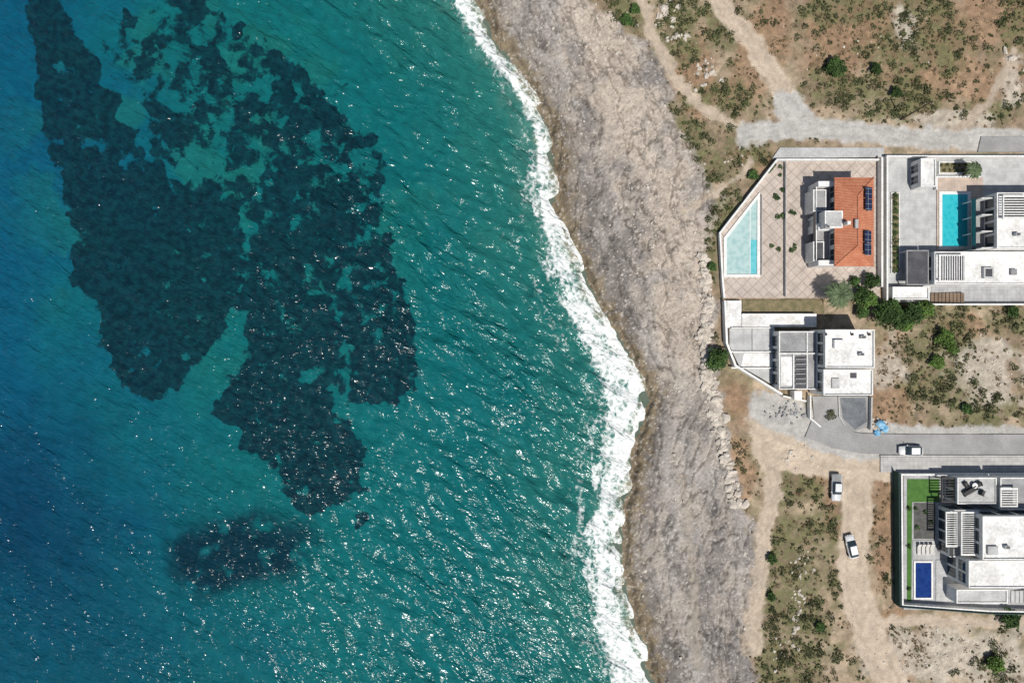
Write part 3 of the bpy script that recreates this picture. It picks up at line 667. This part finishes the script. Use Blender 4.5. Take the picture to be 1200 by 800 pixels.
pbox('gate_post',931,458,940,468,-.2,2.0,'white',Cc); wall('ramp_wall',[(918,464),(945,470)],-.3,.8,.3,'white')
shrubrow('planter_bush',[(973,484),(977,488),(971,489),(976,483)],.1,.5,'scrub',80)
o=rocks('tarpaulin_pile',[(W(1030,497)[0],W(1030,497)[1],.3,.9),(W(1036,502)[0],W(1036,502)[1],.2,.8),(W(1027,506)[0],W(1027,506)[1],.1,.6)],'tarp')
rocks('rubble_pile',[(W(a,b)[0],W(a,b)[1],.0,random.uniform(.15,.4)) for a,b in [(random.uniform(1018,1042),random.uniform(490,506)) for _ in range(26)]],'rock')
rocks('gravel_heap',[(W(a,b)[0],W(a,b)[1],-.05,random.uniform(.12,.3)) for a,b in [(random.gauss(925,12),random.gauss(482,5)) for _ in range(50)]],'grey')
# ---------------------------------------------------------------- villa D
Dd=empty('terraced_white_villa')
pbox('plot_paving',1059,557,1500,714,-.5,.08,'tileD',Dd,0)
wall('boundary_wall',[(1500,556),(1057,556),(1058,709),(1160,716),(1500,722)],-.4,1.5,.3,'white')
wall('green_privacy_fence',[(1053.5,553),(1055,711),(1160,719),(1500,725)],-.4,1.9,.12,'greenwall')
ppoly('artificial_lawn',[(1063,561),(1101,561),(1101,588),(1069,588),(1068,704),(1063,704)],0,.13,'lawn',Dd,0)
pbox('gravel_garden',1071,589,1096,631,0,.12,'gravel',Dd,0)
pbox('sun_deck',1070,633,1096,655,0,.18,'lgrey',Dd,0)
for i in range(4): lounger(1076+i*5,643,.18,math.radians(90))
p3=empty('swimming_pool'); pool(p3,[(1072,658),(1092.5,658),(1092.5,701),(1072,701)],'poolD',zt=.24,zw=.14,th=.3)
slats(Dd,1104,560,1119,588,3.0,9,True,'black',True,.06)
for a,b in ((1104.5,560.5),(1104.5,587)): x,y,_=W(a,b,3.0); mbox('pergola_post',x-.08,y-.08,x+.08,y+.08,.08,2.75,'black',Dd,0)
x0,y0,x1,y1=flatblock(Dd,'north_block',1121,559,1167,590,.08,3.4,'white','lgrey',.25)
windows_w(Dd,x0,y0+.4,y1-.4,.3,2.8,2,'black')
sf=empty('garden_sofa',W(1136,575,3.42)); mbox('base',-1.2,-.4,1.2,.4,0,.35,'black',sf,.05); mbox('back',-1.2,.4,1.2,.6,0,.75,'black',sf,.05); mbox('arm_l',-1.4,-.4,-1.2,.6,0,.55,'black',sf,.04); mbox('arm_r',1.2,-.4,1.4,.6,0,.55,'black',sf,.04); sf.rotation_euler=(0,0,.5)
for px_,py_,r_ in ((1146,567,.3),(1150,577,1.2),(1131,567,2.2)):
    ch=empty('garden_armchair',W(px_,py_,3.42)); mbox('seat',-.38,-.38,.38,.3,.1,.42,'black',ch,.05); mbox('back',-.38,.3,.38,.45,.1,.85,'black',ch,.05); mbox('arm_l',-.5,-.38,-.38,.45,.1,.6,'black',ch,.03); mbox('arm_r',.38,-.38,.5,.45,.1,.6,'black',ch,.03); ch.rotation_euler=(0,0,r_)
tb=empty('round_table',W(1140,568,3.42)); me=bpy.data.meshes.new('top'); bm=bmesh.new(); bmesh.ops.create_cone(bm,segments=24,radius1=.5,radius2=.5,depth=.06,cap_ends=True); bm.to_mesh(me); bm.free(); me.materials.append(M['white']); t_=link(bpy.data.objects.new('top',me),tb); t_.location=(0,0,.6); mbox('pedestal',-.06,-.06,.06,.06,0,.57,'black',tb,0)
x0,y0,x1,y1=flatblock(Dd,'north_east_block',1171,559,1260,597,.08,3.5,'white','grey',.3)
slats(Dd,1173,572,1192,594,4.5,8,True,'white')
x0,y0,x1,y1=flatblock(Dd,'main_block',1150,604,1260,655,.08,6.6,ph=.35)
windows_w(Dd,x0,y0+.4,y1-.4,3.6,6.0,3,'black'); windows_n(Dd,y1,x0+.5,x1-3,3.6,5.8,4,'black')
acunit(Dd,1178,640,6.62); pbox('roof_hatch',1158,640,1170,650,6.6,7.1,'lgrey',Dd)
x0,y0,x1,y1=flatblock(Dd,'west_lounge',1112,597,1148,652,.08,3.3,'white','grey',.2)
windows_w(Dd,x0,y0+.4,y1-.4,.3,2.9,4,'black'); windows_n(Dd,y1,x0+.3,x1-.3,.3,2.8,2,'black')
slats(Dd,1109,600,1122,640,4.4,15,True,'white',True,.07); slats(Dd,1127,600,1146,650,5.2,20,True,'white',True,.06)
mbox('roof_terrace_glass',x0+.05,y0+.2,x0+.1,y1-.2,3.5,4.4,'glass',Dd,0)
x0,y0,x1,y1=flatblock(Dd,'south_block',1134,656,1260,688,.08,6.0,ph=.3)
windows_w(Dd,x0,y0+.3,y1-.3,.3,2.7,2,'black'); windows_w(Dd,x0,y0+.3,y1-.3,3.5,5.4,2,'black')
x0,y0,x1,y1=flatblock(Dd,'pool_room',1120,690,1180,706,.08,3.0,'white','lgrey',.25)
for i in range(7): pbox('garden_step_%d'%i,1185+i*5,692,1189.5+i*5,706,0,.25+.15*i,'lgrey',Dd,0)
pbox('pool_terrace',1097,656,1118,704,0,.2,'lgrey',Dd,0)
sf=empty('garden_table',W(1103,640,.1)); mbox('top',-.9,-.5,.9,.5,.7,.76,'wood',sf,.01)
for i,(a,b) in enumerate(((-.8,-.4),(.8,-.4),(-.8,.4),(.8,.4))): mbox('leg_%d'%i,a-.04,b-.04,a+.04,b+.04,0,.7,'black',sf,0)
shrubrow('garden_bushes',[(1066,596),(1066,640),(1066,690),(1074,596),(1085,600),(1092,612),(1076,618)],.1,.4,'leaf',60)
# ---------------------------------------------------------------- trees
tree('evergreen_tree',842,421,2.4,3.6,dens=480)
for a,b,r,h,m_ in ((1013,346,1.9,3.4,'leaf'),(1023,330,1.6,3.0,'leaf'),(1020,350,1.7,3.4,'leafY'),(1003,329,1.0,1.8,'leaf'),(1012,366,1.2,2.2,'leaf'),(1040,366,2.5,4.2,'leaf'),(1056,373,2.2,3.8,'leaf'),(1073,368,2.3,4.0,'leaf'),(1088,362,1.8,3.2,'leafY'),(1064,380,1.6,2.6,'leafY'),(1048,356,1.4,2.6,'leaf')): tree('garden_tree',a,b,r,h,m_)
for a,b,r,h,m_ in ((982,77,2.0,2.6,'leaf'),(1052,108,1.1,1.6,'leaf'),(1110,397,1.9,2.2,'leafY'),(1100,425,1.4,1.5,'leafY'),(1118,408,1.2,1.5,'leafY'),(1188,728,2.1,2.6,'leaf'),(1170,781,1.8,2.3,'leafY'),(1190,365,1.3,1.8,'leaf'),(1135,480,1.1,1.4,'leaf'),(1028,80,1.2,1.5,'leaf'),(735,22,1.2,1.5,'leaf'),(745,10,1.0,1.3,'leaf'),(905,655,1.0,1.1,'leaf'),(962,735,1.0,1.1,'leaf'),(905,700,.9,1.0,'leaf'),(835,312,.9,1.0,'leaf'),(884,205,1.0,1.1,'leaf')): tree('round_bush',a,b,r,h,m_,lobes=7)
palm('palm_tree',985,344,4.6,3.3,36); palm('palm_tree',1143,199,3.6,1.9,26,.2)
# ---------------------------------------------------------------- utility pole
up=empty('utility_pole',W(1056,140,0)); me=bpy.data.meshes.new('pole'); bm=bmesh.new(); bmesh.ops.create_cone(bm,segments=10,radius1=.16,radius2=.1,depth=9,cap_ends=True); bm.to_mesh(me); bm.free(); me.materials.append(M['trunk']); o=link(bpy.data.objects.new('pole',me),up); o.location=(0,0,4.4)
mbox('crossarm',-.8,-.06,.8,.06,8.3,8.42,'trunk',up,0)
for i in range(3): mbox('insulator_%d'%i,-.7+i*.65,-.05,-.6+i*.65,.05,8.42,8.6,'lgrey',up,0)
# ---------------------------------------------------------------- cars
def carpaint(name,c):
    m,nt,b=newmat(name); b.inputs['Base Color'].default_value=(*c,1); b.inputs['Roughness'].default_value=.35; b.inputs['Coat Weight'].default_value=.5; b.inputs['Coat Roughness'].default_value=.05
    f=maprange(nt,noise(nt,objcoord(nt),1.5,4),.3,.7,.9,1.0); nt.links.new(mix(nt,1.,c,f,'MULTIPLY'),b.inputs['Base Color']); return m
M['paintW']=carpaint('white_car_paint',(.75,.75,.74)); M['paintS']=carpaint('silver_car_paint',(.60,.61,.62))
M['rubber']=mottled('tyre_rubber',(.02,.02,.02),(.03,.03,.03),3,.9,0)
M['lamp']=mottled('lamp_lens',(.55,.55,.55),(.6,.6,.6),3,.2,0); M['rlamp']=mottled('tail_lamp',(.4,.02,.02),(.35,.02,.02),3,.3,0)
def loft(nm,secs,mat,par,sub=1):
    V=[];F=[]
    for x,hw,zb,zt,tw in secs:
        V+= [(x,-hw*.92,zb),(x,-hw,(zb+zt)*.5),(x,-tw,zt),(x,tw,zt),(x,hw,(zb+zt)*.5),(x,hw*.92,zb)]
    n=len(secs)
    for i in range(n-1):
        for j in range(6): F.append((6*i+j,6*i+(j+1)%6,6*i+6+(j+1)%6,6*i+6+j))
    F.append(tuple(range(6))); F.append(tuple(6*(n-1)+j for j in range(5,-1,-1)))
    me=bpy.data.meshes.new(nm); me.from_pydata(V,[],F); bm=bmesh.new(); bm.from_mesh(me); bmesh.ops.recalc_face_normals(bm,faces=bm.faces); bmesh.ops.bevel(bm,geom=bm.edges[:],offset=.05,segments=2,affect='EDGES'); bm.to_mesh(me); bm.free()
    me.materials.append(M[mat]); 
    for p in me.polygons: p.use_smooth=True
    return link(bpy.data.objects.new(nm,me),par)
def car(nm,px,py,ang,paint,pickup=False,z=.0):
    o=empty(nm,W(px,py,z))
    L=2.2
    if pickup:
        L=2.5
        loft('body',[(-L,.84,.35,.95,.80),(-L+.15,.9,.3,1.02,.86),(-.5,.92,.28,1.04,.88),(.9,.92,.28,1.04,.87),(1.1,.92,.28,1.08,.84),(2.1,.9,.3,1.0,.78),(L-.05,.84,.35,.85,.7),(L,.75,.4,.75,.62)],paint,o)
        mbox('cargo_bed',-L+.18,-.72,-1.15,.72,1.0,1.075,'grey',o,0)
        loft('cabin_glass',[(-1.0,.80,1.02,1.55,.66),(-.85,.82,1.02,1.68,.68),(.5,.82,1.02,1.70,.68),(.75,.82,1.02,1.62,.66),(1.25,.82,1.02,1.12,.76)],'glass',o); rf=(-.88,.62,1.66)
    else:
        loft('body',[(-L,.72,.4,.85,.66),(-L+.12,.84,.3,.98,.76),(-1.4,.9,.26,1.0,.82),(0,.91,.25,.98,.84),(1.0,.9,.26,.96,.80),(1.8,.86,.3,.84,.72),(L-.05,.76,.35,.72,.6),(L,.68,.4,.64,.52)],paint,o)
        loft('cabin_glass',[(-1.95,.72,.92,1.05,.66),(-1.55,.79,.92,1.38,.62),(-1.2,.81,.92,1.46,.62),(.2,.82,.92,1.49,.64),(.45,.82,.92,1.43,.64),(1.2,.80,.92,1.0,.72)],'glass',o); rf=(-1.3,.3,1.45)
    mbox('roof_panel',rf[0],-.61,rf[1],.61,rf[2],rf[2]+.06,paint,o,.02)
    for sx_ in (-1,1):
        for xx_ in (-L*.62,L*.64):
            me=bpy.data.meshes.new('wheel'); bm=bmesh.new(); bmesh.ops.create_cone(bm,segments=20,radius1=.33,radius2=.33,depth=.22,cap_ends=True); bm.to_mesh(me); bm.free(); me.materials.append(M['rubber']); q=link(bpy.data.objects.new('wheel',me),o); q.location=(xx_,sx_*.82,.33); q.rotation_euler=(math.pi/2,0,0)
        y_=.92 if sx_>0 else -1.1; mbox('wing_mirror',.75,y_,.92,y_+.18,.92,1.06,paint,o,.02)
        y_=.62*sx_; mbox('headlamp',L-.16,y_-.14,L-.0,y_+.14,.62,.76,'lamp',o,.02); mbox('tail_lamp',-L-.01,y_-.12,-L+.1,y_+.12,.68,.88,'rlamp',o,.02)
    o.rotation_euler=(0,0,ang); return o
car('parked_car',978,570,math.radians(-92),'paintS',True,-.12)
car('parked_car',996,639,math.radians(103),'paintW',False,-.12)
car('parked_car',1065,527,math.radians(180),'paintW',False,.02)
# ---------------------------------------------------------------- light and camera
az=(0.42,-0.9); el=math.radians(64); n_=math.hypot(*az)
d=Vector((az[0]/n_*math.cos(el),az[1]/n_*math.cos(el),math.sin(el)))
sl=bpy.data.lights.new('sun','SUN'); sl.energy=4.5; sl.angle=math.radians(.5); sl.color=(1,.96,.895)
so=bpy.data.objects.new('sun',sl); so.rotation_euler=d.to_track_quat('Z','Y').to_euler(); so.location=(0,0,200); scn.collection.objects.link(so)
wd=bpy.data.worlds.new('World'); scn.world=wd; wd.use_nodes=True; nt=wd.node_tree
sk=nt.nodes.new('ShaderNodeTexSky'); sk.sky_type='NISHITA'; sk.sun_disc=False; sk.sun_elevation=el; sk.sun_rotation=math.atan2(az[0],az[1])
nt.links.new(sk.outputs[0],nt.nodes['Background'].inputs[0]); nt.nodes['Background'].inputs[1].default_value=.075
cam=bpy.data.cameras.new('camera'); co_=bpy.data.objects.new('camera',cam); cam.sensor_width=36; cam.lens=24; cam.clip_end=6000; co_.location=(0,0,H); scn.collection.objects.link(co_); scn.camera=co_
scn.view_settings.view_transform='Standard'; scn.view_settings.look='None'; scn.view_settings.exposure=0
